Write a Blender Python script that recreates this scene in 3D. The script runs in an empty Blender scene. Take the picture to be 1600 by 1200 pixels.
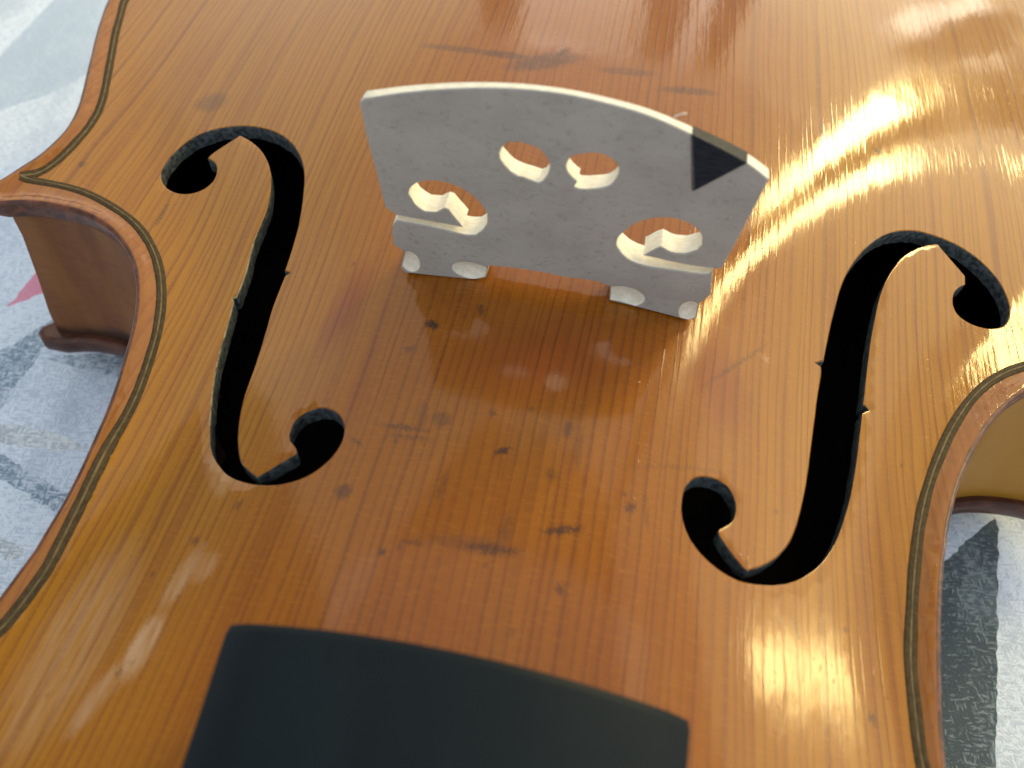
import bpy, bmesh, math, random
import numpy as np
from mathutils import Vector
from mathutils.geometry import delaunay_2d_cdt
random.seed(7); rng = np.random.default_rng(7)
C = bpy.context.scene.collection
MM = 0.001
F_LEFT=[(-59.58,31.59),(-61.83,29.32),(-63.58,27.44),(-63.84,26.4),(-63.08,25.93),(-61.95,25.29),(-60.96,23.79),(-60.51,21.77),(-61.04,20.08),(-62.44,18.79),(-64.55,18.11),(-67.02,18.31),(-69.3,19.69),(-70.92,21.83),(-71.29,24.05),(-70.94,27.65),(-69.37,30.95),(-67.12,32.86),(-63.66,33.8),(-59.86,33.89),(-56.26,33.1),(-52.72,31.61),(-49.47,29.4),(-46.37,26.08),(-44.25,22.7),(-42.94,19.25),(-41.79,14.9),(-40.85,10.25),(-40.39,5.8),(-40.15,1.63),(-39.14,1.11),(-39.77,0.6),(-39.77,-1.75),(-39.76,-4.76),(-39.2,-9.04),(-38.71,-13.01),(-38.32,-16.44),(-38.04,-20.57),(-37.31,-23.52),(-36.58,-26.04),(-35.53,-28.37),(-34.16,-30.75),(-32.84,-31.99),(-30.35,-33.5),(-28.89,-32.43),(-27.38,-31.17),(-26.15,-30.22),(-26.27,-29.56),(-27.43,-28.55),(-28.06,-27.87),(-28.33,-26.71),(-28.29,-25.15),(-27.24,-24.03),(-25.59,-23.3),(-23.59,-23.64),(-21.96,-24.8),(-21.04,-26.26),(-20.67,-27.89),(-20.92,-29.64),(-21.69,-31.3),(-23.13,-33.05),(-25.14,-34.07),(-27.24,-34.58),(-29.57,-34.56),(-32.39,-34),(-34.8,-33.09),(-36.91,-31.51),(-38.78,-29.76),(-40.3,-27.3),(-41.72,-24.06),(-42.9,-20.95),(-44.02,-17.7),(-45.1,-13.61),(-45.73,-9.59),(-46.5,-5.47),(-46.87,-3.37),(-47.27,-2.94),(-46.72,-2.66),(-46.69,-0.26),(-47.01,2.97),(-47.84,7.61),(-47.8,10.58),(-47.7,14.08),(-48.55,18.32),(-49.89,21.98),(-51.72,24.99),(-53.9,27.55),(-56.48,29.75)]
F_RIGHT=[(60.16,31.98),(62.12,30.03),(63.73,28.48),(64.84,27.32),(64.71,25.61),(63.21,24.24),(62.39,22.63),(62.27,20.75),(62.86,19.13),(64.57,18.15),(66.89,17.79),(69.1,18.23),(70.57,19.24),(71.61,21.72),(71.83,24.03),(71.14,27.28),(69.78,29.62),(67.62,31.65),(65.04,32.9),(62.35,33.38),(59.38,33.34),(56.6,32.96),(54.11,31.86),(51.63,30.38),(49.11,27.89),(46.64,24.44),(44.31,19.97),(42.93,16.1),(42.14,12.32),(41.38,8.65),(40.92,5.74),(40.32,1.95),(39.09,1.06),(39.93,0.87),(40.1,0.17),(39.57,-3.18),(39.17,-6.92),(38.75,-10.6),(38.3,-14.21),(37.71,-18.72),(36.93,-22.33),(35.99,-25.9),(34.89,-28.24),(33.46,-30.32),(31.55,-32.15),(29.54,-33.49),(28.69,-33.17),(27.15,-31.81),(25.77,-30.54),(25.58,-29.86),(26.05,-29.26),(27.19,-28.31),(27.73,-26.9),(27.76,-25.5),(27,-23.88),(25.76,-23.24),(23.88,-23.29),(22.24,-24.02),(21.19,-25.47),(20.85,-27.5),(20.91,-29.34),(21.6,-31.25),(22.49,-32.57),(23.99,-33.79),(26.12,-34.77),(28.41,-35.11),(30.56,-34.73),(33.28,-33.83),(35.37,-32.71),(37.71,-30.83),(39.94,-28.32),(41.68,-25.26),(42.9,-22.15),(43.97,-18.65),(44.87,-14.91),(45.61,-10.33),(46.23,-5.71),(46.48,-3.82),(47.55,-2.99),(47.21,-2.6),(46.65,-2.4),(47.06,1.01),(47.61,5.86),(48.34,11.33),(49.52,17.59),(50.94,21.51),(52.93,25.46),(54.95,28.02),(57.52,30.39)]
PURF_LOWER=[(-101.98,71.45),(-97.8,58.8),(-94.31,49.74),(-90.55,39.77),(-89.29,35.32),(-88.78,30.49),(-89.13,24.02),(-89.83,20.26),(-90.94,17.35),(-93.13,15.83)]
PURF_C_LEFT=[(-93.13,15.83),(-90.42,15.8),(-85.71,15.75),(-81.32,15.13),(-77.9,13.99),(-74.08,12.41),(-70.11,10.29),(-66.97,7.82),(-63.59,4.26),(-61.32,1.01),(-59.53,-2.16),(-57.73,-6.27),(-56.35,-10.54),(-55.39,-14.72),(-54.51,-19.42),(-53.95,-23.75),(-53.92,-31.07),(-53.39,-38.65),(-53.05,-47.79),(-54.49,-55.91)]
PURF_C_RIGHT=[(65.76,6.64),(64.1,4.63),(62.11,1.66),(60.09,-1.91),(58.76,-4.54),(56.22,-10.53),(54.64,-15.19),(53.44,-19.72),(52.47,-24.8),(51.75,-29.16),(50.64,-37.71),(50.62,-43.88),(50.64,-49.27)]
EDGE_LOWER=[(-104.85,69.25),(-101.21,57.53),(-97.84,48.47),(-95.08,40.73),(-92.79,34.51),(-92.08,30.86),(-91.87,26.83),(-92.7,21.8),(-94,18.44),(-95.92,14.3)]
EDGE_C_LEFT=[(-92.55,8.46),(-90.97,9.15),(-88.24,9.94),(-85.54,10.1),(-82.23,9.85),(-79.08,9.88),(-75.41,8.42),(-73.23,7.63),(-70.19,5.42),(-67.47,2.99),(-65.46,0.75),(-63.1,-3.25),(-61.82,-5.88),(-60.01,-10.85),(-59.07,-14.8),(-58.41,-17.72),(-57.53,-21.41),(-56.88,-24.57),(-56.33,-30.33),(-55.64,-35.91),(-55.69,-41.31),(-55.7,-45.71),(-55.99,-49.13),(-56.44,-52.14)]
EDGE_C_RIGHT=[(70.61,5.26),(69.03,3.88),(67.95,2.79),(66.94,1.44),(65.71,-0.22),(64.47,-2.02),(62.64,-5.1),(60.13,-10.4),(58.9,-13.44),(57.94,-16.53),(57.09,-19.56),(56.45,-22.28),(55.7,-26.02),(54.95,-30.53),(53.84,-40.38),(53.45,-46.28),(53.41,-48.94)]
BRIDGE_OUT=[(-22.83,39.21),(-18.47,40.65),(-13.79,41.91),(-9.29,42.84),(-4.9,43.41),(-0.52,43.57),(3.88,43.26),(8.6,42.54),(13.61,40.95),(20.13,38.41),(22.99,36.67),(22.76,34.32),(22.14,28.03),(21.46,22.09),(18.69,21.78),(15.29,21.85),(13.22,22.06),(11.59,22.15),(12.89,23.69),(13.48,24.16),(14.95,23.53),(16.59,23.67),(17.89,24.6),(18.22,25.56),(17.92,26.89),(16.96,28.05),(15.51,28.77),(13.56,28.97),(11.38,28.35),(9.62,27.09),(8.54,25.47),(8.02,24.37),(8.02,23.26),(8.76,22.07),(9.7,21.25),(10.63,20.77),(12.08,20.46),(15.55,20.51),(18.99,20.62),(20.19,20.85),(20.48,21.56),(20.75,20.09),(21.21,17.08),(20.23,15.11),(20.51,12.2),(19.57,11.49),(13.08,12.36),(8.54,12.8),(8.25,15.61),(6.21,16.08),(1.92,15.92),(-0.26,16.08),(-5.74,15.96),(-8.28,15.61),(-8.61,13.26),(-10.05,12.52),(-14.33,12.01),(-20.19,11.47),(-20.72,12.3),(-19.96,15.68),(-21.4,16.64),(-21.2,20.21),(-20.5,21.32),(-15.38,21.13),(-11.47,20.73),(-10.02,20.98),(-9.31,21.82),(-8.6,23.16),(-8.53,23.97),(-8.7,25.3),(-9.93,27.05),(-11.79,28.4),(-13.98,28.97),(-15.67,28.84),(-17.26,28.22),(-18.18,27.36),(-18.61,26.31),(-18.53,25.91),(-17.76,24.48),(-16.6,23.64),(-15.14,23.84),(-14.05,24.77),(-13.52,24.66),(-11.72,21.92),(-15.33,22.09),(-20.43,22.18),(-21.89,23.23),(-22.49,29.09),(-23.1,34.19),(-23.32,38.59)]
BRIDGE_H1=[(-7.12,34.81),(-6.66,35.84),(-5.98,36.36),(-4.58,36.52),(-2.98,36.17),(-1.85,35.22),(-1.28,34.17),(-1.28,33.21),(-1.76,31.78),(-2.36,31.18),(-3.68,31.5),(-5.33,31.89),(-6.5,32.98),(-7.1,33.86)]
BRIDGE_H2=[(0.66,34.05),(0.79,34.99),(1.12,35.63),(2.3,36.26),(3.94,36.66),(5.36,36.33),(6.42,35.52),(6.68,34.56),(6.41,33.33),(5.62,32.19),(3.78,31.48),(2.49,31.18),(1.85,31.44),(2.15,32.22),(1.24,33.04)]
INLAY=[(13.61,40.95),(20.13,38.41),(15.55,33.71)]
INLAY_LINE=[(13.5,40.98),(13.68,40.93),(15.55,33.71),(15.21,33.64)]
SCOOPS=[(-19.23,13.93,1.38,2.02),(-10.58,14.19,2.78,1.63),(10.27,14.15,2.89,1.93),(19.29,13.43,1.41,1.98)]
SPLINTER=[(12.02,42.34)]
PRINTS=[("pale_blue",[(-173.3,79.6),(-174.5,137.1),(-175.2,183.1),(-155.8,161.9),(-144.8,106.3),(-146.4,103.7),(-152.5,92),(-160.4,82.8),(-167.9,71.2)]),
 ("pink",[(-121.2,19.2),(-120.7,30.8),(-117.6,35.2),(-106.7,23.6),(-115.2,25.2)]),
 ("slate",[(-120.8,-2.7),(-115.6,7.7),(-112.2,13),(-109.3,18.5),(-105.3,23.9),(-100.4,17.5),(-106.2,14.4),(-107.4,12.3),(-107,5.4),(-107.3,2.9),(-107.2,-4.6),(-110.4,-18.9)]),
 ("slate",[(-105.8,7.4),(-102,9.4),(-85.1,13.3),(-86,6.3),(-93.2,6.4),(-99.1,6.8)]),
 ("grey",[(-113.4,-9.8),(-105.5,-9.2),(-96.2,-8.7),(-88.2,-9.8),(-85.9,-11.5),(-95.2,-13),(-103.1,-13.3),(-110.5,-14.5)]),
 ("slate",[(-110.1,-15.2),(-101.9,-15.4),(-92,-18.6),(-83,-20.9),(-83.8,-25.2),(-92.5,-22.4),(-98.8,-20.5),(-106.9,-20.3)]),
 ("grey",[(-99.7,-31.7),(-92.4,-31.2),(-86.4,-33),(-87.4,-35.5),(-90.5,-34.4),(-98.3,-34)]),
 ("navy",[(74.9,-4.9),(82.8,3.2),(90.1,11.1),(90.2,7.5),(86.9,-13.8),(82.3,-44.2),(70.7,-46.5)])]
MARKS=[("d",-1.05,-26.90,0.752,0.416,1.336,-1.932,0.80),
 ("d",-18.18,-35.10,0.967,0.321,0.085,-0.912,0.55),
 ("d",-13.55,-25.75,0.298,0.046,-0.082,-3.700,0.60),
 ("d",-12.41,-26.99,0.352,0.041,-0.190,-3.783,0.50),
 ("d",-9.20,-23.91,0.825,-0.050,-0.214,-0.925,0.40),
 ("d",-11.64,-23.81,1.371,0.360,0.059,-0.412,0.25),
 ("d",-0.01,-39.23,0.296,0.022,0.088,-1.493,0.60),
 ("d",-2.19,-39.14,0.189,0.017,0.059,-1.032,0.25),
 ("d",1.31,-36.86,1.400,-0.066,-0.033,-0.440,0.30),
 ("d",7.59,-35.32,0.391,0.095,0.710,-2.073,0.70),
 ("d",14.77,-30.51,0.947,0.723,1.211,-1.216,0.55),
 ("d",-11.50,-41.80,2.276,0.669,0.358,-2.196,0.65),
 ("d",8.30,-42.10,1.787,0.285,0.357,-1.544,0.50),
 ("d",6.10,-22.31,1.615,-0.114,-0.056,-0.785,0.45),
 ("d",5.20,-28.78,1.461,0.241,0.269,-1.167,0.35),
 ("d",4.18,-47.89,1.606,0.971,1.604,-2.598,0.50),
 ("d",-8.44,-40.21,0.581,0.077,0.117,-3.350,0.40),
 ("p",3.54,-15.75,0.717,0.116,0.166,-0.714,0.25),
 ("d",-14.10,-9.41,0.896,-0.099,-0.559,-1.344,0.80),
 ("d",-8.14,-5.96,2.276,0.492,0.197,-1.095,0.50),
 ("d",-9.50,52.62,0.140,0.035,0.187,-0.358,0.50),
 ("d",-24.84,53.82,0.130,0.020,-0.096,-1.001,0.40),
 ("d",-16.52,53.21,0.190,0.022,-0.037,-0.836,0.50),
 ("d",5.23,53.09,0.194,0.011,0.100,-0.841,0.35),
 ("d",16.11,50.34,0.197,0.002,0.162,-0.879,0.45),
 ("d",-7.55,54.74,0.243,0.146,0.854,-0.447,0.50),
 ("d",26.84,-5.01,0.106,0.091,3.123,-2.573,0.40),
 ("d",-66.45,13.00,0.131,0.344,2.826,0.172,0.50),
 ("p",-35.32,-55.19,0.075,0.242,0.564,-0.055,0.75),
 ("p",-34.51,-46.75,0.086,0.216,0.752,-0.123,0.50),
 ("p",-37.91,-61.03,0.076,0.213,0.642,-0.199,0.45),
 ("p",-32.07,-45.46,0.185,0.447,0.624,-0.111,0.30),
 ("p",-44.79,-56.05,0.021,0.074,0.188,-0.007,0.32),
 ("p",-36.50,-32.76,0.453,0.479,0.143,-0.195,0.35),
 ("p",31.04,-2.01,1.228,-0.316,0.148,-1.811,0.35),
 ("d",45.25,-45.63,1.211,-1.013,-0.741,-1.459,0.50),
 ("d",50.08,48.27,1.668,-0.091,0.622,-1.228,0.60),
 ("d",36.02,-38.39,2.950,-0.085,0.210,-0.601,0.35),
 ("d",-18.79,-28.25,0.986,-0.192,-1.802,-3.790,0.70),
 ("d",-16.03,-13.72,1.276,0.349,0.129,-1.565,0.40),
 ("d",19.65,-23.56,0.151,0.000,1.116,-3.748,0.20),
 ("d",-69.10,40.62,0.316,0.134,-0.024,-0.368,0.35),
 ("r",-27.41,-6.49,0.399,0.131,-0.008,-0.121,0.60),
 ("r",-21.28,-19.66,0.813,0.260,0.002,-0.089,0.25),
 ("r",24.23,-8.24,0.238,0.014,0.050,-0.112,0.45),
 ("r",1.48,-12.30,0.069,0.012,0.036,-0.131,0.50),  # partly the bridge's reflection, put into the colour
 ("d",-85.23,21.44,1.400,0.740,0.275,-1.159,0.50),
 ("d",-14.13,-58.97,2.994,1.065,0.573,-3.299,0.50),
 ("d",-35.74,-56.95,1.938,1.173,0.260,-2.839,0.40),
 ("d",-36.64,-58.29,1.935,1.206,0.234,-2.401,0.40),
 ("d",-35.08,-42.22,1.714,0.210,-0.354,-1.303,0.40),
 ("d",-31.28,-37.44,1.838,0.848,-0.006,-1.426,0.40),
 ("d",-92.19,10.81,0.087,-0.837,-2.924,-1.508,0.60),
 ("d",-90.33,11.57,0.087,-0.833,-2.922,-1.477,0.60),
 ("d",-88.31,11.88,0.087,-0.833,-2.925,-1.450,0.60),
 ("d",-86.24,11.88,-0.010,-0.878,-2.941,-1.227,0.60),
 ("d",-84.10,11.74,-0.106,-0.917,-2.936,-0.995,0.60),
 ("d",-81.79,11.48,-0.203,-0.947,-2.911,-0.754,0.60),
 ("d",-79.37,10.79,-0.299,-0.972,-2.870,-0.506,0.60),
 ("d",-76.56,9.72,-0.395,-0.991,-2.811,-0.249,0.60),
 ("d",-74.19,9.04,-0.397,-0.994,-2.828,-0.222,0.60),
 ("d",-3.26,-21.84,2.083,0.433,0.440,-2.105,0.50),
 ("d",-13.94,-27.82,2.490,0.709,0.331,-2.751,0.50),
 ("d",16.70,-30.58,3.338,-0.103,0.067,-0.410,0.30),
 ("d",-6.99,-32.86,2.230,0.118,-0.020,-0.446,0.30),
 ("d",7.90,-24.89,2.629,-0.019,0.018,-0.382,0.30),
 ("d",1.26,-20.39,2.497,0.448,0.571,-2.611,0.40)]
CAM=(6.36466,-74.16068,94.81794,0.61033,-0.03448,0.19110,7.13013,12.60009,21.77619)
ARCH_Y=[-215, -196, -190, -180, -165, -150, -130, -110, -90, -68, -50, -30, -10, 5, 15, 25, 40, 60, 85, 110, 130, 150, 158, 170, 185];ARCH_W=[3.0, 4.0, 25.0, 50.0, 68.0, 76.0, 79.0, 76.0, 68.0, 60.0, 54.0, 51.0, 53.5, 60.0, 68.0, 76.0, 86.0, 95.0, 101.0, 98.0, 88.0, 60.0, 40.0, 12.0, 4.0]

# ------------------------------------------------------------------ camera, world, lamps, exposure
sc = bpy.context.scene
cam = bpy.data.objects.new('camera', bpy.data.cameras.new('camera')); C.objects.link(cam); sc.camera = cam
cam.location = [v*MM for v in CAM[:3]]; cam.rotation_euler = CAM[3:6]
cam.data.sensor_width = 36; cam.data.lens = 36*math.exp(CAM[6])/1600
cam.data.clip_start = 0.005; cam.data.clip_end = 20
cam.data.dof.use_dof = True; cam.data.dof.focus_distance = 0.121; cam.data.dof.aperture_fstop = 22
sc.view_settings.view_transform = 'Standard'; sc.view_settings.look = 'None'; sc.view_settings.exposure = 0
sc.cycles.use_denoising = True
sc.cycles.max_bounces = 8; sc.cycles.sample_clamp_indirect = 4
w = bpy.data.worlds.new('World'); sc.world = w; w.use_nodes = True
w.node_tree.nodes['Background'].inputs[0].default_value = (0.90, 0.96, 1.0, 1)
w.node_tree.nodes['Background'].inputs[1].default_value = 0.33

def pane(name, az0, az1, el0, el1, radiance, color, dist=1.5):
    """one upright area lamp its sides at two compass bearings and its ends at two heights seen from the bridge (degrees)"""
    a = math.radians((az0+az1)/2); z0, z1 = [dist*math.tan(math.radians(e)) for e in (el0, el1)]
    l = bpy.data.lights.new(name, 'AREA'); l.shape = 'RECTANGLE'
    l.size = 2*dist*math.tan(math.radians(abs(az1-az0)/2)); l.size_y = z1-z0
    l.energy = radiance*math.pi*l.size*l.size_y; l.color = color
    o = bpy.data.objects.new(name, l); C.objects.link(o)
    o.location = (math.sin(a)*dist, math.cos(a)*dist, (z0+z1)/2)
    o.rotation_euler = Vector((-math.sin(a), -math.cos(a), 0)).to_track_quat('-Z', 'Y').to_euler()
    return o
COOL = (0.88, 0.95, 1.0); MILD = (1.0, 0.91, 0.75); GOLD = (1.0, 0.86, 0.58); WARM = (1.0, 0.76, 0.30)
pane('window_pane', -64, -15.8, 5, 28, 1.15, MILD)
pane('window_pane', -64, -12, 28, 60, 0.95, MILD)
pane('window_pane', -11, 0.3, 5, 28, 2.3, MILD)
pane('window_pane', 4.6, 6.9, 5, 28, 2.6, MILD)
pane('window_pane', 10.5, 26.2, 5, 18, 2.2, GOLD)
pane('window_pane', 10.5, 29.8, 18, 28, 2.3, GOLD)
pane('window_pane', -12, 32.8, 28, 60, 1.4, MILD)
pane('window_pane', 30.0, 84, 6, 18.2, 3.0, GOLD)
pane('window_pane', 36.9, 84, 18.2, 39, 3.0, GOLD)
pane('window_pane', 36.9, 84, 39, 60, 1.2, MILD)
pane('sunlit_pane', 29.4, 33.1, 21, 36.5, 62, WARM, 1.4)
pane('sunlit_pane', 36.5, 39.8, 25, 42, 56, WARM, 1.4)
pane('sunlit_pane', 23.5, 26.2, 11.5, 14, 4, MILD, 1.4)
pane('sunlit_pane', 66.8, 69.8, 22, 28, 44, WARM, 1.4)
pane('back_fill', 130, 230, 8, 55, 0.75, COOL, 1.8)  # unseen fill lamp, added behind the camera to light the bridge face
cl = bpy.data.lights.new('overhead_fill', 'AREA'); cl.size = 2.2; cl.energy = 0.75*math.pi*2.2*2.2; cl.color = COOL  # unseen overhead fill, added to brighten the sheet
co = bpy.data.objects.new('overhead_fill', cl); C.objects.link(co); co.location = (0, -0.45, 1.7)

# ------------------------------------------------------------------ helpers
def poly(pts, closed=True): return np.array(pts, float)
def resample(P, step, closed=False):
    P = np.array(P, float)
    if closed: P = np.vstack([P, P[:1]])
    s = np.r_[0, np.cumsum(np.linalg.norm(np.diff(P, axis=0), axis=1))]
    n = max(2, int(round(s[-1]/step))); t = np.linspace(0, s[-1], n+1)
    if closed: t = t[:-1]
    return np.stack([np.interp(t, s, P[:, 0]), np.interp(t, s, P[:, 1])], 1)
def smooth_open(P, step, sig):
    Q = resample(P, step); k = int(3*sig/step)+1
    g = np.exp(-0.5*(np.arange(-k, k+1)*step/sig)**2); g /= g.sum()
    pad0 = 2*Q[0]-Q[1:k+1][::-1]; pad1 = 2*Q[-1]-Q[-k-1:-1][::-1]
    E = np.vstack([pad0, Q, pad1])
    return np.stack([np.convolve(E[:, i], g, 'valid') for i in (0, 1)], 1)
def catmull(P, corner_deg=42, sub=3):
    """closed polygon smoothed through its points, corners kept"""
    P = np.array(P, float); n = len(P); out = []
    def is_corner(i):
        a = P[i]-P[i-1]; b = P[(i+1) % n]-P[i]
        c = a@b/(np.linalg.norm(a)*np.linalg.norm(b)+1e-9)
        return math.degrees(math.acos(max(-1, min(1, c)))) > corner_deg
    cor = [is_corner(i) for i in range(n)]
    for i in range(n):
        p1, p2 = P[i], P[(i+1) % n]
        l = np.linalg.norm(p2-p1)
        p0 = P[i-1] if not cor[i] else p1-(p2-p1)*0.5
        p3 = P[(i+2) % n] if not cor[(i+1) % n] else p2+(p2-p1)*0.5
        m1 = (p2-p0); m2 = (p3-p1)
        m1 = m1/(np.linalg.norm(m1)+1e-9)*l; m2 = m2/(np.linalg.norm(m2)+1e-9)*l
        for k in range(sub):
            t = k/sub
            out.append((2*t**3-3*t**2+1)*p1+(t**3-2*t**2+t)*m1+(-2*t**3+3*t**2)*p2+(t**3-t**2)*m2)
    return np.array(out)
def area2(P): return np.sum(P[:, 0]*np.roll(P[:, 1], -1)-np.roll(P[:, 0], -1)*P[:, 1])
def offset(P, d):
    """offset a closed polygon outwards by d (inwards if negative)"""
    a = P-np.roll(P, 1, 0); b = np.roll(P, -1, 0)-P
    a /= np.linalg.norm(a, axis=1)[:, None]+1e-9; b /= np.linalg.norm(b, axis=1)[:, None]+1e-9
    n = np.stack([a[:, 1]+b[:, 1], -(a[:, 0]+b[:, 0])], 1)
    l = np.linalg.norm(n, axis=1)[:, None]+1e-9; n /= l
    m = 1/np.maximum(0.5, l[:, 0]/2)
    s = 1 if area2(P) > 0 else -1
    return P+s*n*(d*m)[:, None]
def inside(pts, P):
    x, y = pts[:, 0], pts[:, 1]; r = np.zeros(len(pts), bool)
    for (x0, y0), (x1, y1) in zip(P, np.roll(P, -1, 0)):
        c = (y0 > y) != (y1 > y)
        if y1 != y0: r ^= c & (x < (x1-x0)*(y-y0)/(y1-y0)+x0)
    return r
def dist_to(pts, P):
    Q = resample(P, 0.8, True); d = np.full(len(pts), 1e9)
    for i in range(0, len(Q), 200):
        q = Q[i:i+200]
        d = np.minimum(d, np.sqrt(((pts[:, None]-q[None])**2).sum(2)).min(1))
    return d
def cdt(loops, extra):
    """triangulate closed loops plus free points; returns verts (n,2), faces, and for each loop its vertex indices"""
    V = []; E = []; rngs = []
    for P in loops:
        i0 = len(V); n = len(P); V += [tuple(q) for q in P]
        E += [(i0+k, i0+(k+1) % n) for k in range(n)]; rngs.append(range(i0, i0+n))
    V += [tuple(q) for q in extra]
    ov, oe, of, ovo, _, _ = delaunay_2d_cdt([Vector(v) for v in V], E, [], 0, 1e-5)
    m = {}
    for k, src in enumerate(ovo):
        for s_ in src: m[s_] = k
    return np.array([tuple(v) for v in ov]), [tuple(f) for f in of], [[m[i] for i in r] for r in rngs]
def mesh(name, V, F, mats, parent=None, fm=None, smooth=True, sharp=None):
    me = bpy.data.meshes.new(name)
    me.from_pydata([(a*MM, b*MM, c*MM) for a, b, c in V], [], [list(f) for f in F])
    for m in (mats if isinstance(mats, list) else [mats]): me.materials.append(m)
    if fm is not None: me.polygons.foreach_set('material_index', fm)
    if smooth: me.polygons.foreach_set('use_smooth', [True]*len(F))
    me.update()
    bm = bmesh.new(); bm.from_mesh(me); bmesh.ops.recalc_face_normals(bm, faces=bm.faces) if sharp != 'keep' else None
    bm.to_mesh(me); bm.free()
    if sharp is not None and sharp != 'keep': me.set_sharp_from_angle(angle=math.radians(sharp))
    o = bpy.data.objects.new(name, me); C.objects.link(o)
    if parent: o.parent = parent
    return o
def tag(o, label=None, cat=None, group=None, kind=None):
    for k, v in (('label', label), ('category', cat), ('group', group), ('kind', kind)):
        if v: o[k] = v
    return o
def noise2(x, y, seed=0):
    r = np.random.default_rng(seed); s = 0
    for i in range(9):
        a = r.uniform(0, 6.28); f = r.uniform(0.6, 1.6); ph = r.uniform(0, 6.28)
        s = s+np.sin(f*(x*math.cos(a)+y*math.sin(a))+ph)
    return s/4.0

# ------------------------------------------------------------------ node helpers
class NT:
    def __init__(s, name):
        s.m = bpy.data.materials.new(name); s.m.use_nodes = True; s.t = s.m.node_tree
        s.b = s.t.nodes['Principled BSDF']; s.out = s.t.nodes['Material Output']
    def n(s, kind, **kw):
        x = s.t.nodes.new(kind)
        for k, v in kw.items(): setattr(x, k, v)
        return x
    def set(s, sock, v):
        if hasattr(v, 'is_linked') or isinstance(v, bpy.types.NodeSocket): s.t.links.new(v, sock)
        elif isinstance(v, (tuple, list)) and len(v) == 3 and sock.type == 'RGBA': sock.default_value = (*v, 1)
        else: sock.default_value = v
    def math(s, op, a, b=0.0, c=None, clamp=False):
        x = s.n('ShaderNodeMath', operation=op, use_clamp=clamp); s.set(x.inputs[0], a); s.set(x.inputs[1], b)
        if c is not None: s.set(x.inputs[2], c)
        return x.outputs[0]
    def vmath(s, op, a, b=None):
        x = s.n('ShaderNodeVectorMath', operation=op); s.set(x.inputs[0], a)
        if b is not None: s.set(x.inputs[1], b)
        return x.outputs['Value'] if op in ('LENGTH', 'DOT_PRODUCT') else x.outputs[0]
    def mix(s, f, a, b, mode='MIX'):
        x = s.n('ShaderNodeMix', data_type='RGBA', blend_type=mode); s.set(x.inputs[0], f); s.set(x.inputs[6], a); s.set(x.inputs[7], b)
        return x.outputs[2]
    def ramp(s, v, lo, hi, a=0.0, b=1.0, smooth=True):
        x = s.n('ShaderNodeMapRange', interpolation_type='SMOOTHSTEP' if smooth else 'LINEAR')
        for k, q in zip(range(5), (v, lo, hi, a, b)): s.set(x.inputs[k], q)
        return x.outputs[0]
    def mm(s):
        tc = s.n('ShaderNodeTexCoord'); return s.vmath('MULTIPLY', tc.outputs['Object'], (1000., 1000., 1000.))
    def scaled(s, v, k): return s.vmath('MULTIPLY', v, k)
    def noise(s, v, scale=1.0, detail=2.0, rough=0.5, dim='3D', w=None):
        x = s.n('ShaderNodeTexNoise', noise_dimensions=dim)
        if dim == '1D': s.set(x.inputs['W'], v)
        else: s.set(x.inputs['Vector'], v)
        x.inputs['Scale'].default_value = scale; x.inputs['Detail'].default_value = detail; x.inputs['Roughness'].default_value = rough
        return x.outputs[0]
    def bump(s, h, dist, strength=1.0, normal=None):
        x = s.n('ShaderNodeBump'); x.inputs['Strength'].default_value = strength; x.inputs['Distance'].default_value = dist
        s.set(x.inputs['Height'], h)
        if normal is not None: s.set(x.inputs['Normal'], normal)
        return x.outputs[0]
    def p(s, **kw):
        for k, v in kw.items(): s.set(s.b.inputs[k.replace('_', ' ')], v)
        return s.m

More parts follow.
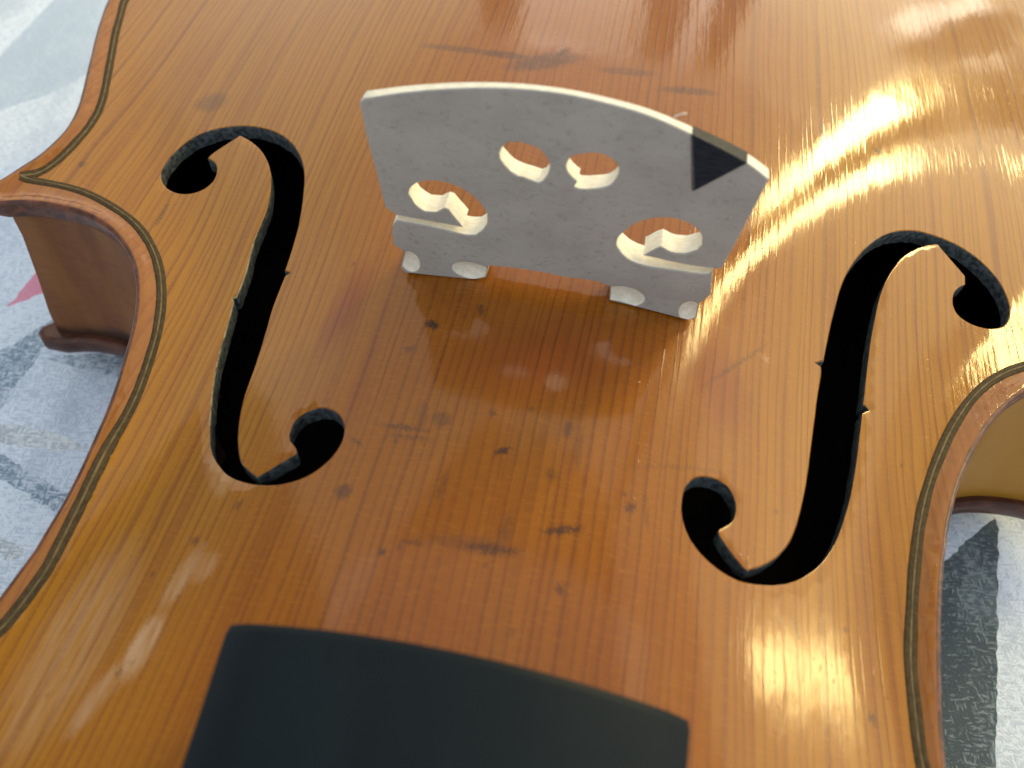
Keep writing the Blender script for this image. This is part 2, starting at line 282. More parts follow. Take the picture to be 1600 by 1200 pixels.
def spruce(name, edge=False):
    k = NT(name); v = k.mm(); s = k.n('ShaderNodeSeparateXYZ'); k.set(s.inputs[0], v)
    x, y = s.outputs[0], s.outputs[1]
    wander = k.math('MULTIPLY', k.math('SUBTRACT', k.noise(k.scaled(v, (.03, .012, 0)), 1, 2), .5), 4.0)
    wander2 = k.math('MULTIPLY', k.math('SUBTRACT', k.noise(k.scaled(v, (.5, .12, 0)), 1, 2), .5), 0.35)
    xg = k.math('ADD', k.math('ADD', x, wander), wander2)
    ph = k.math('ADD', k.math('MULTIPLY', xg, .76), k.math('MULTIPLY', k.noise(k.math('MULTIPLY', xg, .2), 1, 2, dim='1D'), 2.9))
    ring = k.math('FRACT', ph); idn = k.math('FLOOR', ph)
    wn = k.n('ShaderNodeTexWhiteNoise', noise_dimensions='1D'); k.set(wn.inputs['W'], idn)
    strength = k.ramp(wn.outputs[0], 0, 1, .45, 1.0, False)
    late = k.math('MULTIPLY', k.ramp(ring, .58, .92), k.ramp(ring, .92, 1.0, 1, 0))
    late = k.math('MULTIPLY', late, strength)
    soft = k.math('MULTIPLY', k.ramp(ring, .15, .92), .18)
    fib = k.noise(k.scaled(v, (7, .25, 0)), 1, 3, .6)
    ray = k.noise(k.scaled(v, (.5, 2.6, 0)), 1, 3, .65)
    fine = k.noise(k.scaled(v, (5, 3.2, 0)), 1, 3, .7)
    big = k.noise(k.scaled(v, (.035, .02, 0)), 1, 3, .55)
    ax = k.math('ABSOLUTE', k.math('ADD', x, k.math('MULTIPLY', k.math('SUBTRACT', big, .5), 30)))
    amber = k.ramp(ax, 14, 46)
    col = k.mix(amber, (.255, .076, .003), (.320, .136, .003))
    streak = k.noise(k.scaled(v, (.45, .014, 0)), 1, 3, .6)
    col = k.mix(k.ramp(streak, .45, .72, 0, .55), col, (.180, .044, .003))
    col = k.mix(k.ramp(big, .35, .7, 0, .35), col, (.335, .138, .006))
    # winter wood lines, fibres and rays
    col = k.mix(k.math('MULTIPLY', late, k.ramp(k.noise(k.scaled(v, (.6, .05, 0)), 1, 3), .3, .7, .35, .75)), col, (.105, .026, .003))
    col = k.mix(soft, col, (.17, .047, .006))
    col = k.mix(k.ramp(fib, .35, .75, .0, .28), col, (.20, .058, .011))
    col = k.mix(k.ramp(ray, .48, .72, 0, .26), col, (.40, .165, .010))
    col = k.mix(k.ramp(fine, .5, .8, 0, .30), col, (.17, .05, .012))
    # marks, stains and red patches
    dis = k.n('ShaderNodeTexNoise'); k.set(dis.inputs['Vector'], k.scaled(v, (.9, .55, 0))); dis.inputs['Detail'].default_value = 4; dis.inputs['Roughness'].default_value = .7
    dv = k.vmath('SUBTRACT', dis.outputs['Color'], (.5, .5, .5))
    pv = k.vmath('ADD', v, k.scaled(dv, (2.6, 3.0, 0)))
    acc = {'d': None, 'p': None, 'r': None}
    brk = k.noise(k.scaled(v, (1.6, .8, 0)), 1, 4, .7)
    for kind, cx, cy, m00, m01, m10, m11, st in MARKS:
        inv = np.linalg.inv(np.array([[m00, m01], [m10, m11]])); u = inv[:, 0]; q = inv[:, 1]
        th = math.atan2(u[1], u[0]); lu = np.linalg.norm(u); lq = abs(-u[1]*q[0]+u[0]*q[1])/lu
        mp = k.n('ShaderNodeMapping', vector_type='TEXTURE')
        k.set(mp.inputs[0], pv if kind != 'r' else v); mp.inputs[1].default_value = (cx, cy, 0); mp.inputs[2].default_value = (0, 0, th); mp.inputs[3].default_value = (lu, lq, 1e4)
        r = k.vmath('LENGTH', mp.outputs[0])
        f = k.ramp(r, {'d': .55, 'p': .55, 'r': .2}[kind], {'d': 1.3, 'p': 1.25, 'r': 1.4}[kind], min(1, st*1.3), 0)
        acc[kind] = f if acc[kind] is None else k.math('MAXIMUM', acc[kind], f)
    bk = k.ramp(brk, .32, .55, .55, 1)
    col = k.mix(k.math('MULTIPLY', acc['r'], .95), col, k.mix(late, (.20, .040, .007), (.10, .019, .004)))  # redder varnish; in front of the bridge its dark reflection is painted in too
    col = k.mix(k.math('MULTIPLY', acc['p'], k.math('MULTIPLY', k.ramp(k.noise(k.scaled(v, (1.1, .10, 0)), 1, 4, .65), .34, .60, .25, 1), .85)), col, (.44, .285, .165))
    col = k.mix(k.math('MULTIPLY', acc['d'], bk), col, (.055, .024, .016))
    sp = k.n('ShaderNodeTexVoronoi', feature='F1'); k.set(sp.inputs['Vector'], k.scaled(v, (.21, .16, 0))); sp.inputs['Scale'].default_value = 1
    spn = k.n('ShaderNodeSeparateColor'); k.set(spn.inputs[0], sp.outputs['Color'])
    spot = k.math('MULTIPLY', k.ramp(sp.outputs['Distance'], .03, .09, 1, 0), k.ramp(spn.outputs[0], .55, .9))
    col = k.mix(k.math('MULTIPLY', spot, .55), col, (.09, .035, .02))
    if edge:
        col = k.mix(.55, col, (.215, .070, .020))
        col = k.mix(k.ramp(k.noise(k.scaled(v, (.5, .5, .8)), 1, 4, .7), .56, .8, 0, .5), col, (.11, .04, .02))
    # varnish: clear coat following the corrugated grain
    lump = k.noise(k.scaled(v, (.30, .11, 0)), 1, 2, .5)
    micro = k.noise(k.scaled(v, (2.2, .40, 0)), 1, 3, .6)
    pit = k.math('MULTIPLY', k.ramp(k.noise(k.scaled(v, (2.4, 1.6, 0)), 1, 2), .66, .74), -1.0)
    n1 = k.bump(late, .000006); n2 = k.bump(micro, .000008, 1, n1); n3 = k.bump(lump, .00004, 1, n2); n4 = k.bump(pit, .00002, 1, n3)
    nb = k.bump(fib, .00002, 1, n1)
    rough = k.math('ADD', .062, k.math('MULTIPLY', k.ramp(big, .3, .7), .06))
    rough = k.math('ADD', rough, k.math('MULTIPLY', acc['p'], .25))
    k.p(Base_Color=col, Roughness=.55, Specular_IOR_Level=.08, Normal=nb, Coat_Weight=1.0, Coat_Roughness=rough, Coat_IOR=1.36, Coat_Normal=n4)
    return k.m
def plain(name, col, rough=.5, col2=None, scale=(1, 1, 1), coat=0.0, bump=0.0, spec=.5, lo=.35, hi=.65, detail=3):
    k = NT(name); v = k.mm(); nz = k.noise(k.scaled(v, scale), 1, detail, .6)
    c = k.mix(k.ramp(nz, lo, hi), col, col2 or col)
    kw = dict(Base_Color=c, Roughness=rough, Specular_IOR_Level=spec, Coat_Weight=coat, Coat_Roughness=.15)
    if bump: kw['Normal'] = k.bump(nz, bump)
    return k.p(**kw)

M_SPRUCE = spruce('varnished_spruce'); M_EDGE = spruce('worn_spruce_edge', True)
M_HOLE = plain('black_painted_sound_hole_wall', (.022, .028, .034), .5, (.085, .105, .115), (1.2, 1.2, 1.2), 0.3, .00005)
M_WORN = plain('worn_pale_hole_edge', (.30, .24, .13), .6, (.07, .055, .028), (1.2, .5, 1.2), .2, .00005)
M_IN = plain('darkened_inside_wood', (.009, .006, .004), .9, (.006, .004, .003), (1, .1, 1), 0, 0, .1)  # wood coloured near black to stand for the shade inside the box
M_RIM = plain('dark_rim_varnish', (.055, .020, .014), .45, (.15, .05, .022), (.4, .4, .6), .25, .0001, .25)
def maple(name, a, b, dark):
    k = NT(name); v = k.mm(); s = k.n('ShaderNodeSeparateXYZ'); k.set(s.inputs[0], v)
    flame = k.noise(k.scaled(v, (.16, .16, .02)), 1, 2, .5); fib = k.noise(k.scaled(v, (.25, .25, 3.5)), 1, 4, .65)
    c = k.mix(k.ramp(flame, .35, .65), a, b); c = k.mix(k.ramp(fib, .45, .75, 0, .35), c, dark)
    dirt = k.noise(k.scaled(v, (.12, .12, .12)), 1, 5, .7)
    c = k.mix(k.ramp(dirt, .55, .75, 0, .5), c, dark)
    lowtone = k.math('ADD', s.outputs[2], k.math('MULTIPLY', k.noise(k.scaled(v, (.15, .15, .15)), 1, 3), 6))
    c = k.mix(k.ramp(lowtone, -29.5, -26.0, .85, 0), c, (.025, .016, .014))  # darker towards the bottom of the rib
    return k.p(Base_Color=k.mix(k.ramp(s.outputs[0], -20, 20), c, k.mix(.7, c, (.44, .22, .016))), Roughness=.5, Specular_IOR_Level=.25, Coat_Weight=.12, Coat_Roughness=.2, Normal=k.bump(fib, .00003))  # right side tinted yellow, painting in the window light that falls there
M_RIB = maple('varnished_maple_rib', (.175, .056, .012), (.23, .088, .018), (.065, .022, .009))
M_PURF = plain('dark_purfling', (.046, .030, .013), .7, (.070, .048, .022), (1.5, 1.5, 1), 0, .00002, .15)
M_CORE = plain('pale_purfling_core', (.17, .13, .06), .6, (.10, .075, .035), (.8, .8, 1), 0, 0, .2)
M_EBONY = plain('ebony', (.0045, .0085, .012), .5, (.0062, .0115, .0155), (.10, .03, .10), 0, .00001, .11)
M_INLAY = plain('ebony_inlay', (.012, .015, .022), .5, (.024, .030, .042), (.7, 3, 4), 0, .00003, .12)
M_GLUE = plain('glue_line', (.10, .095, .09), .6, (.05, .05, .05), (1, 1, 2))
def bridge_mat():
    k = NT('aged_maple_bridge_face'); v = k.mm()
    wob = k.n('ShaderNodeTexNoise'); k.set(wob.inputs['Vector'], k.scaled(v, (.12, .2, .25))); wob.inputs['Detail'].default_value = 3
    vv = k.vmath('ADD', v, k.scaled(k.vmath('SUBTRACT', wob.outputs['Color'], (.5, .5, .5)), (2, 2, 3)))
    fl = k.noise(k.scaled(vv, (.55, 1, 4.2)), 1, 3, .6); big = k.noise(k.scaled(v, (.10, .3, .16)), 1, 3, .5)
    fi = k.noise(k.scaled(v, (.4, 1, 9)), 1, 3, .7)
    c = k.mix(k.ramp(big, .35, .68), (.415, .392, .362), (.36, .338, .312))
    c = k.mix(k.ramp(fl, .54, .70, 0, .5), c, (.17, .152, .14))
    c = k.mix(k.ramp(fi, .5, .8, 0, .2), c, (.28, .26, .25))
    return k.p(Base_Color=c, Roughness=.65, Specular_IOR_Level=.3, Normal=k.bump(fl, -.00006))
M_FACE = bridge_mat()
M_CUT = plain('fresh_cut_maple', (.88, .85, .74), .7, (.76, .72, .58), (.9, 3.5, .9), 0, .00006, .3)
def cloth(name, a, b, dash, lo=.43):
    k = NT(name); v = k.mm()
    wob = k.n('ShaderNodeTexNoise'); k.set(wob.inputs['Vector'], k.scaled(v, (.35, .35, 0))); wob.inputs['Detail'].default_value = 3
    v2 = k.vmath('ADD', v, k.scaled(k.vmath('SUBTRACT', wob.outputs['Color'], (.5, .5, .5)), (.7, .7, 0)))
    rot = k.n('ShaderNodeMapping'); k.set(rot.inputs[0], v2); rot.inputs[2].default_value = (0, 0, math.radians(-9))
    r = rot.outputs[0]
    h = k.noise(k.scaled(r, (.5, 2.1, 0)), 1, 2, .6); ve = k.noise(k.scaled(r, (2.1, .5, 0)), 1, 2, .6)
    sel = k.noise(k.scaled(r, (.5, .5, 0)), 1, 1); hv = k.mix(k.ramp(sel, .44, .62), h, ve)
    blot = k.noise(k.scaled(r, (.05, .028, 0)), 1, 4, .6)
    f = k.ramp(k.math('ADD', hv, k.math('MULTIPLY', k.math('SUBTRACT', blot, .5), .55)), lo, lo+.18)
    c = k.mix(k.math('MULTIPLY', f, dash), a, b)
    c = k.mix(k.ramp(blot, .5, .68, 0, .5*dash), c, b)
    sx = k.n('ShaderNodeSeparateXYZ'); k.set(sx.inputs[0], r)
    wv = k.math('MULTIPLY', k.math('SINE', k.math('MULTIPLY', sx.outputs[0], 7.4)), k.math('SINE', k.math('MULTIPLY', sx.outputs[1], 7.4)))
    ht = k.math('ADD', k.math('MULTIPLY', hv, 2.2), k.math('MULTIPLY', wv, .25))
    return k.p(Base_Color=c, Roughness=.9, Specular_IOR_Level=.15, Normal=k.bump(ht, .00012, .8), Sheen_Weight=.15)
CLOTH = {'white': cloth('white_cotton', (.66, .76, .90), (.36, .45, .58), .6), 'pale_blue': cloth('pale_blue_print', (.40, .51, .66), (.54, .64, .76), .6),
         'slate': cloth('slate_print', (.19, .27, .37), (.56, .66, .79), .9), 'grey': cloth('grey_print', (.40, .47, .55), (.72, .78, .84), .9),
         'pink': cloth('pink_print', (.62, .26, .38), (.70, .42, .50), .5), 'navy': cloth('dark_slate_print', (.062, .088, .110), (.19, .245, .29), .95, .47)}

# ------------------------------------------------------------------ violin plan and arching (mm)
_yy = np.arange(-215, 186, 1.0); _w = np.interp(_yy, ARCH_Y, ARCH_W)
_g = np.exp(-0.5*(np.arange(-18, 19)/6.)**2); _g /= _g.sum(); _w = np.convolve(np.pad(_w, 18, mode='edge'), _g, 'valid')
def arch(x, y):
    W = np.interp(y, _yy, _w); a = np.where(y > 0, np.abs(y)/160, np.abs(y)/196); H = 12.6*np.clip(1-a**3, 0, 1)
    return H*(0.5+0.5*np.cos(np.pi*np.clip(np.abs(x)/W, 0, 1)**1.38))
def mirror(P): return [(-x, y) for x, y in P]
LOW = [(0, 163), (-30, 162), (-60, 156), (-85, 142), (-100, 123), (-107, 102), (-107.5, 85), (-105.9, 72)]
EL = smooth_open(EDGE_LOWER, .8, 1.6)
CL = smooth_open(EDGE_C_LEFT[:-2], .8, 2.2); CR = smooth_open(EDGE_C_RIGHT, .8, 2.0)
UPC = [(-57.2, -56), (-59.5, -60.5), (-63, -65), (-67.5, -68.5), (-73, -71), (-77.5, -72)]
UPB = [(-79.5, -73.5), (-79.3, -76), (-77, -79), (-74.3, -84), (-73.2, -92), (-75, -104), (-79.5, -118), (-83, -132), (-83.3, -148), (-79, -166), (-68, -181), (-50, -190), (-25, -194.5), (0, -196)]
lowl = smooth_open(LOW[:-1]+[tuple(q) for q in EL[2:]], 1.0, 2.5)
capl = [(-98.2, 11.9), (-98.3, 10.2), (-96.4, 8.5)]
left = [tuple(q) for q in lowl]+capl+[tuple(q) for q in CL]+[tuple(q) for q in smooth_open([tuple(CL[-1])]+UPC, 1, 2)[2:]]+[tuple(q) for q in smooth_open(UPB, 1.2, 2)]
CRfull = [(92.88, 8.94), (91.28, 9.63), (88.54, 10.4), (85.84, 10.5), (82.5, 10.3), (79.2, 9.9), (75.4, 8.6), (73.2, 7.5)]
crs = smooth_open(CRfull+[tuple(q) for q in CR], .8, 1.5)
right = [(-x, y) for x, y in lowl]+mirror(capl)+[tuple(q) for q in crs]+[tuple(q) for q in smooth_open([tuple(crs[-1])]+mirror(UPC), 1, 2)[2:]]+[(-x, y) for x, y in smooth_open(UPB, 1.2, 2)]
OUT = np.array(left[:-1]+right[::-1][:-1])          # closed, runs tail -> left -> neck -> right -> tail
keep = np.linalg.norm(OUT-np.roll(OUT, 1, 0), axis=1) > .15
OUT = OUT[keep]
FH = [catmull(F_LEFT), catmull(F_RIGHT)]
for P in FH:
    for _ in range(3):
        a = P-np.roll(P, 1, 0); b = np.roll(P, -1, 0)-P
        cs = (a*b).sum(1)/(np.linalg.norm(a, axis=1)*np.linalg.norm(b, axis=1)+1e-9)
        wgt = np.clip((cs-.80)/.15, 0, 1)[:, None]*.5
        P += wgt*((np.roll(P, 1, 0)+np.roll(P, -1, 0))/2-P)
    P += rng.normal(0, .010, P.shape)

def top_z(pts, d=None):
    z = arch(pts[:, 0], pts[:, 1])
    if d is None: d = dist_to(pts, OUT)
    t = np.clip((3.3-d)/2.2, 0, 1)
    return z+0.9*t*t*(3-2*t)
# ------------------------------------------------------------------ violin
violin = bpy.data.objects.new('violin', None); C.objects.link(violin)
tag(violin, 'old orange brown varnished violin lying face up on the bed sheet', 'violin')

inner = offset(OUT, -3.9)
lowbout = [tuple(q) for q in inner if q[1] > 74]
lowbout.sort(key=lambda q: math.atan2(q[1]-60, q[0]))           # right to left over the tail
uppb = [tuple(q) for q in inner if q[1] < -76]
uppb.sort(key=lambda q: math.atan2(q[1]+90, q[0]) % (2*math.pi))
segs = [mirror(PURF_LOWER)[::-1]+lowbout+PURF_LOWER,
        PURF_C_LEFT[:-1]+[(-54.2, -55), (-57, -60.5), (-61, -65.5), (-66, -69), (-71, -71.5), (-75.2, -73.5)],
        mirror(PURF_C_LEFT[:8])+PURF_C_RIGHT[1:]+[(52, -54), (55.5, -60.5), (60, -65.5), (65, -69), (70, -71.5), (75.2, -73.5)],
        [(-75.2, -73.5)]+uppb+[(75.2, -73.5)]]
PLOOP = np.vstack([smooth_open(sg, 1.2, 1.4)[:-1] for sg in (segs[0], segs[1], segs[3], segs[2][::-1])])
def build_top():
    B0 = offset(OUT, -.8); holes = [offset(P, .20) for P in FH]
    gx, gy = np.meshgrid(np.arange(-112, 113, 1.4), np.arange(-198, 166, 1.4)); gx = gx+np.where((np.arange(gx.shape[0]) % 2)[:, None], .7, 0)
    G = np.stack([gx.ravel(), gy.ravel()], 1); G = G[inside(G, B0)]
    G = G[dist_to(G, B0) > .8]
    for h in holes: G = G[~inside(G, h)]; G = G[dist_to(G, h) > .6]
    # extra rows near the edge for the raised rim
    ex = [offset(OUT, -q)[::2] for q in (1.4, 2.0, 2.7, 3.3)]
    E = np.vstack(ex); E = E[inside(E, B0)]; E = E[dist_to(E, B0) > .35]
    E = E[dist_to(E, PLOOP) > .5]; G = G[dist_to(G, PLOOP) > .5]
    V2, F, idx = cdt([B0]+holes+[PLOOP], np.vstack([G, E]))
    cen = np.array([V2[list(f)].mean(0) for f in F])
    ok = inside(cen, B0)
    for h in holes: ok &= ~inside(cen, h)
    F = [f for f, o in zip(F, ok) if o]; cen = cen[ok]
    d = dist_to(V2, OUT); z = top_z(V2, d)
    V = [(a, b, c) for (a, b), c in zip(V2, z)]
    de = dist_to(cen, OUT); fm = [0 if q else 2 for q in inside(cen, PLOOP)]
    n0 = len(V2)
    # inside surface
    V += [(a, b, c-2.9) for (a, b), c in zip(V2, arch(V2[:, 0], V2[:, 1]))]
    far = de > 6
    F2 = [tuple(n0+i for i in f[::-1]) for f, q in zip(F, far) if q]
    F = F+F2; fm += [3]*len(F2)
    # rounded outer edge
    prof = [(-.8, 0), (-.55, -.04), (-.33, -.13), (-.16, -.28), (-.05, -.5), (0, -.8), (0, -2.3), (-.15, -3.0), (-.6, -3.5), (-3.2, -3.6)]
    prev = idx[0]
    zb = z[idx[0]]
    nick = 1+0*zb
    for off, dz in prof[1:]:
        P = offset(OUT, off); s0 = len(V)
        jit = .10*noise2(P[:, 0]*1.1, P[:, 1]*1.1, 3) if off > -.5 else 0*zb
        V += [(a, b, c+dz+j*.5) for (a, b), c, j in zip(P, zb, jit)]
        cur = list(range(s0, s0+len(P)))
        n = len(P)
        for i in range(n):
            F.append((prev[i], prev[(i+1) % n], cur[(i+1) % n], cur[i])); fm.append(2 if off > -.05 and dz > -.5 else 4)
        prev = cur
    # sound hole walls
    for hi, (P, ix) in enumerate(zip(FH, idx[1:3])):
        n = len(P); zt = arch(P[:, 0], P[:, 1]); prev = ix
        for lv, (off, dz) in enumerate(((.06, -.07), (0, -.22), (0.02, -1.3), (0.05, -2.75), (.20, -2.9))):
            Q = offset(P, off); jit = rng.normal(0, .05, n) if lv == 2 else (rng.normal(0, .10, n) if lv == 3 else np.zeros(n))
            s0 = len(V); Qz = zt+dz+jit
            if lv == 4: cur = [n0+i for i in ix]
            else:
                V += [(a, b, c) for (a, b), c in zip(Q, Qz)]; cur = list(range(s0, s0+n))
            for i in range(n):
                F.append((prev[i], prev[(i+1) % n], cur[(i+1) % n], cur[i]))
                worn = hi == 0 and lv <= 2 and -26 < P[i, 1] < 9 and P[i, 0] < np.interp(P[i, 1], [-26, 0, 12], [-38.4, -44.6, -45.3])
                fm.append(3 if lv == 4 else (5 if worn and (lv < 2) else (1 if lv else 0)))
            prev = cur
    return mesh('top_plate', V, F, [M_SPRUCE, M_HOLE, M_EDGE, M_IN, M_RIM, M_WORN], violin, fm, True, 24)
top = build_top()

from mathutils.bvhtree import BVHTree
TOPB = BVHTree.FromPolygons([v.co/MM for v in top.data.vertices], [tuple(q.vertices) for q in top.data.polygons])
def on_top(P):
    o = []
    for a, b in P:
        h = TOPB.ray_cast(Vector((a, b, 40)), Vector((0, 0, -1)))[0]; o.append(h.z if h else 0.5)
    return np.array(o)
def strip(P, wid, lift):
    """inlaid strip along an open plan line, slightly crowned"""
    P = np.array(P); t = np.gradient(P, axis=0); t /= np.linalg.norm(t, axis=1)[:, None]; n = np.stack([-t[:, 1], t[:, 0]], 1)
    V = []; F = []
    prof = [(-.5, -.12), (-.46, lift*.7), (-.2, lift), (.2, lift), (.46, lift*.7), (.5, -.12)]
    for o, dz in prof:
        wv = wid*(1+.07*noise2(P[:, 0]*.5, P[:, 1]*.5, 5))
        Q = P+n*(o*wv)[:, None]; z = on_top(Q)+dz; V += [(a, b, c) for (a, b), c in zip(Q, z)]
    L = len(P)
    for k in range(len(prof)-1):
        for i in range(L-1): F.append((k*L+i, k*L+i+1, (k+1)*L+i+1, (k+1)*L+i))
    return V, F
for sg in segs:
    P = smooth_open(sg, .8, 1.4)
    V, F = strip(P, 1.58, .085); pf = mesh('purfling', V, F, M_PURF, violin)
    V, F = strip(P, .28, .18); mesh('purfling_core', V, F, M_CORE, pf)

# ribs: a wall set back under the overhanging edge, its bottom splayed a little
def rib_line():
    P = offset(OUT, -2.0); keep = np.ones(len(P), bool)
    for sx in (-1, 1):
        cap = np.hypot(P[:, 0]-sx*97, P[:, 1]-11) < 5.5; keep &= ~cap
        cap = np.hypot(P[:, 0]-sx*79, P[:, 1]+74) < 4.5; keep &= ~cap
    idx = np.where(keep)[0]; Q = []
    for a, b in zip(idx, np.roll(idx, -1)):
        Q.append(tuple(P[a]))
        if b-a > 1 or (b < a and b+len(P)-a > 1):
            m = (P[a]+P[b])/2
            Q.append((math.copysign(94.2, m[0]), 11.0) if m[1] > -30 else (math.copysign(76.6, m[0]), -74.2))
    return np.array(Q)
RIB = rib_line()
def back_shift(P): return P*np.array([1.03, 1.0])+np.array([0, -3.6])
levels = [(0, -1.6), (.12, -9), (.5, -19), (.85, -27), (1, -33)]
V = []; F = []; n = len(RIB)
for t, z in levels:
    Q = RIB*(1-t)+back_shift(RIB)*t; V += [(a, b, z) for a, b in Q]
for k in range(len(levels)-1):
    for i in range(n): F.append((k*n+i, k*n+(i+1) % n, (k+1)*n+(i+1) % n, (k+1)*n+i))
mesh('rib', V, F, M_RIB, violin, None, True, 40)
LIN = offset(RIB, -1.3); V = []; F = []  # near-black wall added inside the ribs so the sound holes stay dark
for t, z in ((0, -2.6), (.5, -19), (1, -32.3)):
    Q = LIN*(1-t)+back_shift(LIN)*t; V += [(a, b, z) for a, b in Q]
for k in range(2):
    for i in range(n): F.append((k*n+i, k*n+(i+1) % n, (k+1)*n+(i+1) % n, (k+1)*n+i))
mesh('rib_dark_inside', V, F, M_IN, violin, None, True, 40)
# back plate with rounded edge
BO = back_shift(OUT); prof = [(-1.1, -32.7), (-.6, -32.75), (-.2, -33.1), (0, -33.7), (.05, -34.8), (-.1, -35.9), (-.5, -36.6), (-1.2, -37.0)]
V = []; F = []; n = len(BO); rings = [offset(BO, o) for o, z in prof]
for Q, (o, z) in zip(rings, prof): V += [(a, b, z) for a, b in Q]
for k in range(len(prof)-1):
    for i in range(n): F.append((k*n+i, k*n+(i+1) % n, (k+1)*n+(i+1) % n, (k+1)*n+i))
gx, gy = np.meshgrid(np.arange(-114, 115, 6.), np.arange(-204, 166, 6.)); G = np.stack([gx.ravel(), gy.ravel()], 1)
fmb = [0]*len(F)
for ring, zf in ((rings[0], lambda d: -32.7-.5*np.clip(d/3, 0, 1)), (rings[-1], lambda d: -37.0-10*np.clip((d-3)/40, 0, 1)**.8)):
    g = G[inside(G, ring)]; g = g[dist_to(g, ring) > 3]
    V2, F2, ix = cdt([ring], g); cen = np.array([V2[list(f)].mean(0) for f in F2]); ok = inside(cen, ring)
    s0 = len(V); V += [(a, b, c) for (a, b), c in zip(V2, zf(dist_to(V2, ring)))]
    dc = dist_to(cen, ring); top_side = ring is rings[0]
    for f, o, q in zip(F2, ok, dc):
        if o: F.append(tuple(s0+i for i in f)); fmb.append(1 if top_side and q > 6 else 0)
M_BACK = plain('dark_maple_back', (.050, .016, .010), .45, (.105, .036, .020), (.3, .3, .5), .25, .0001, .25)
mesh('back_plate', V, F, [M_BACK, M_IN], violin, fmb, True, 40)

# fingerboard: cylindrical top, falls away slightly towards the nut
def fingerboard():
    V = []; F = []; secs = [(-.02, .975, -.55), (.10, .988, -.16), (.40, .997, -.02), (1.0, 1, 0), (30, 1, 0), (80, 1, 0), (150, 1, 0), (272, 1, 0)]
    NA = 22; per = None
    for s, k, dz in secs:
        w = (21.25-s*.033)*(1 if s > 1.4 else .985+.015*min(1, s/1.4)); cx = s*.02; y = -55.0-s; z0 = 21.9-s*.055+dz
        R = 41.5; ring = []
        for i in range(NA+1):
            u = -1+2*i/NA; x = w*u; ring.append((cx+x, y, z0+math.sqrt(R*R-x*x)-math.sqrt(R*R-w*w)-(.45 if abs(u) > .999 else 0)))
        ring += [(cx+w+.1, y, z0-1.2), (cx+w-.2, y, z0-5.0), (cx+w-1.2, y, z0-5.4), (cx+w*.5, y, z0-3.2), (cx, y, z0-2.4), (cx-w*.5, y, z0-3.2), (cx-w+1.2, y, z0-5.4), (cx-w+.2, y, z0-5.0), (cx-w-.1, y, z0-1.2)]
        per = len(ring); V += ring
    for k in range(len(secs)-1):
        for i in range(per): F.append((k*per+i, k*per+(i+1) % per, (k+1)*per+(i+1) % per, (k+1)*per+i))
    F.append(tuple(range(per))[::-1]); F.append(tuple(range((len(secs)-1)*per, len(secs)*per)))
    return mesh('fingerboard', V, F, M_EBONY, violin, None, True, 38)
fingerboard()
V = []; F = []; prof = [(-190, 15, -33), (-197, 14.5, -31), (-206, 13.5, -18), (-220, 13, -4), (-260, 12.2, -1), (-330, 11.5, 1)]
for y, w, zb in prof:
    zt = 21.9-(-55-y)*.055-5.2; cx = (-55-y)*.02
    for i in range(17):
        a = math.pi*i/16; V.append((cx+w*math.cos(a), y, zt+(zb-zt)*math.sin(a)))
for k in range(len(prof)-1):
    for i in range(17): F.append((k*17+i, k*17+(i+1) % 17, (k+1)*17+(i+1) % 17, (k+1)*17+i))
F.append(tuple(range(17))); F.append(tuple(range((len(prof)-1)*17, len(prof)*17)))
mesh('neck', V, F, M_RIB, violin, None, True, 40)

# ------------------------------------------------------------------ bridge (stands loose on the belly)
bridge = bpy.data.objects.new('bridge', None); C.objects.link(bridge)
bridge.location = (0, -0.9*MM, 0)
tag(bridge, 'pale uncut wooden bridge with black triangle inlay standing loose between the f-holes', 'violin bridge')
def thick(z): return float(np.interp(z, [10, 22, 32, 44], [4.4, 3.6, 2.6, 1.05]))
BOUT = catmull(BRIDGE_OUT, 30, 3); H1 = catmull(BRIDGE_H1, 40, 3); H2 = catmull(BRIDGE_H2, 40, 3)
foot = (BOUT[:, 1] < arch(BOUT[:, 0], 0*BOUT[:, 0])+1.0) & (np.abs(BOUT[:, 0]) > 8)
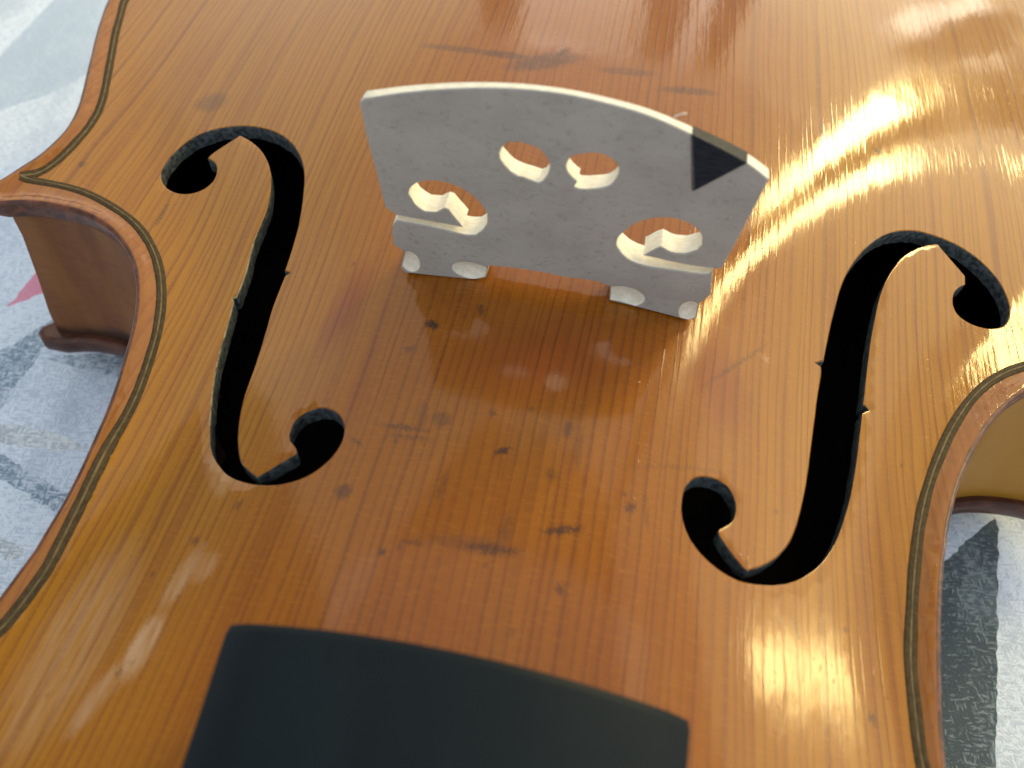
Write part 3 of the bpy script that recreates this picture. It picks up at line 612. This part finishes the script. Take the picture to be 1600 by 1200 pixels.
# feet are seated on the belly
for i in np.where(foot)[0]: BOUT[i, 1] = max(BOUT[i, 1]*0+arch(BOUT[i:i+1, 0], np.array([2.]))[0]+.03, 0) if BOUT[i, 1] < arch(BOUT[i:i+1, 0], np.array([2.]))[0]+.03 else BOUT[i, 1]
def bridge_body():
    loops = [BOUT, H1, H2]; ins = [offset(BOUT, -.14), offset(H1, .14), offset(H2, .14)]
    el = []
    for cx, cz, rx, rz in SCOOPS:
        a = np.linspace(0, 2*math.pi, 29)[:-1]; el.append(np.stack([cx+rx*np.cos(a), cz+rz*np.sin(a)], 1))
    gx, gz = np.meshgrid(np.arange(-25, 25, .7), np.arange(10, 45, .7)); G = np.stack([gx.ravel(), gz.ravel()], 1); G = G[inside(G, ins[0])]
    V2, F2, ix = cdt(ins+el, G)
    cen = np.array([V2[list(f)].mean(0) for f in F2]); ok = inside(cen, ins[0]) & ~inside(cen, ins[1]) & ~inside(cen, ins[2])
    F2 = [f for f, o in zip(F2, ok) if o]; cen = cen[ok]
    y = np.zeros(len(V2)); sco = np.zeros(len(cen), bool)
    for cx, cz, rx, rz in SCOOPS:
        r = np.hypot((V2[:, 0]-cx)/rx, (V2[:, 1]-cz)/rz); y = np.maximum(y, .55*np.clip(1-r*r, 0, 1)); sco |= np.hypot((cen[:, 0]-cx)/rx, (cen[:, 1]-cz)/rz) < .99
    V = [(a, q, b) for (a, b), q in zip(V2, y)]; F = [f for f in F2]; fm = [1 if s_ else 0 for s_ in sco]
    nb = len(V); V += [(a, thick(b), b) for a, b in V2]; F += [tuple(nb+i for i in f[::-1]) for f in F2]; fm += [0]*len(F2)
    for P, ixs in zip(loops, ix):
        n = len(P); prev = ixs
        for lv in range(4):
            if lv == 3: cur = [nb+i for i in ixs]
            else:
                s0 = len(V); t = (.0, .5, 1.)[lv]
                V += [(a+rng.normal(0, .02), .14+(thick(b)-.28)*t, b+(rng.normal(0, .03) if P is not BOUT else 0)) for a, b in P]; cur = list(range(s0, s0+n))
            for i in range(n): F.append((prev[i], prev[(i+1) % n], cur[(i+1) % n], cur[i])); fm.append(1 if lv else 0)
            prev = cur
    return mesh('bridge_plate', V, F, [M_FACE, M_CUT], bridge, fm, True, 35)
bridge_body()
def prism(name, P, y0, extra, m, parent):
    P = np.array(P); n = len(P); a = P.mean(0)
    V = [(x, y0, z) for x, z in P]+[(x, thick(z)+extra, z) for x, z in P]
    F = [tuple(range(n)), tuple(range(n, 2*n))[::-1]]+[(i, (i+1) % n, n+(i+1) % n, n+i) for i in range(n)]
    return mesh(name, V, F, m, parent, None, False)
A, Bq, Cq = [np.array(q) for q in INLAY]
up = np.array([-(Bq-A)[1], (Bq-A)[0]]); up /= np.linalg.norm(up)
rim = sorted([q for q in BOUT if A[0]+.2 < q[0] < Bq[0]-.2 and q[1] > 34], key=lambda q: q[0])
prism('inlay', [A+up*.08]+[q+up*.08 for q in rim]+[Bq+up*.08, Cq], -.06, .06, M_INLAY, bridge)
prism('glue_line', INLAY_LINE, -.10, -.3, M_GLUE, bridge)
sx, sz = SPLINTER[0]
V = []; F = []
for i in range(7):
    t = i/6; x = sx-.7+1.3*t; z = sz-.05+.35*math.sin(t*2.0); yv = .5+.5*t
    V += [(x, yv, z), (x+.05, yv+.25, z+.05), (x, yv+.1, z+.13)]
for i in range(6):
    for j in range(3): F.append((i*3+j, i*3+(j+1) % 3, i*3+3+(j+1) % 3, i*3+3+j))
F += [(0, 1, 2), (18, 20, 19)]
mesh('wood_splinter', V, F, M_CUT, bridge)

# ------------------------------------------------------------------ bed sheet
def sheet():
    loops = []
    for nm, P in PRINTS:
        P = resample(P, 1.0, True); a = {'navy': .22, 'pale_blue': .3, 'pink': .3}.get(nm, .4)
        nx = noise2(P[:, 0]*.9, P[:, 1]*.9, 21)*.6+rng.normal(0, .5, len(P)); ny = noise2(P[:, 0]*.9, P[:, 1]*.9, 22)*.6+rng.normal(0, .5, len(P))
        loops.append(P+a*np.stack([nx, ny], 1))
    edge = resample([(-900, -900), (900, -900), (900, 900), (-900, 900)], 60, True)
    g1 = np.stack([q.ravel() for q in np.meshgrid(np.arange(-320, 321, 5.), np.arange(-320, 321, 5.))], 1)
    g2 = np.stack([q.ravel() for q in np.meshgrid(np.arange(-880, 881, 40.), np.arange(-880, 881, 40.))], 1); g2 = g2[np.abs(g2).max(1) > 330]
    V2, F, ix = cdt([edge]+loops, np.vstack([g1, g2])+rng.normal(0, .01, (len(g1)+len(g2), 2)))
    cen = np.array([V2[list(f)].mean(0) for f in F]); names = list(CLOTH); fm = np.zeros(len(F), int)
    for (nm, _), P in zip(PRINTS, loops): fm[inside(cen, P)] = names.index(nm)
    x, y = V2[:, 0], V2[:, 1]
    z = -44+1.5*noise2(x*.02, y*.02, 11)+.7*noise2(x*.07, y*.07, 12)
    inn = inside(V2, offset(back_shift(OUT), -4)); d = dist_to(V2, OUT)
    z = z-np.where(inn, np.minimum(6, d*.25), 0)
    # the sheet presses up against the edge of the back
    return mesh('bed_sheet', [(a, b, c) for a, b, c in zip(x, y, z)], F, [CLOTH[k] for k in names], None, fm.tolist())
bs = tag(sheet(), 'white cotton bed sheet with grey, blue and pink print under the violin', 'bed sheet')
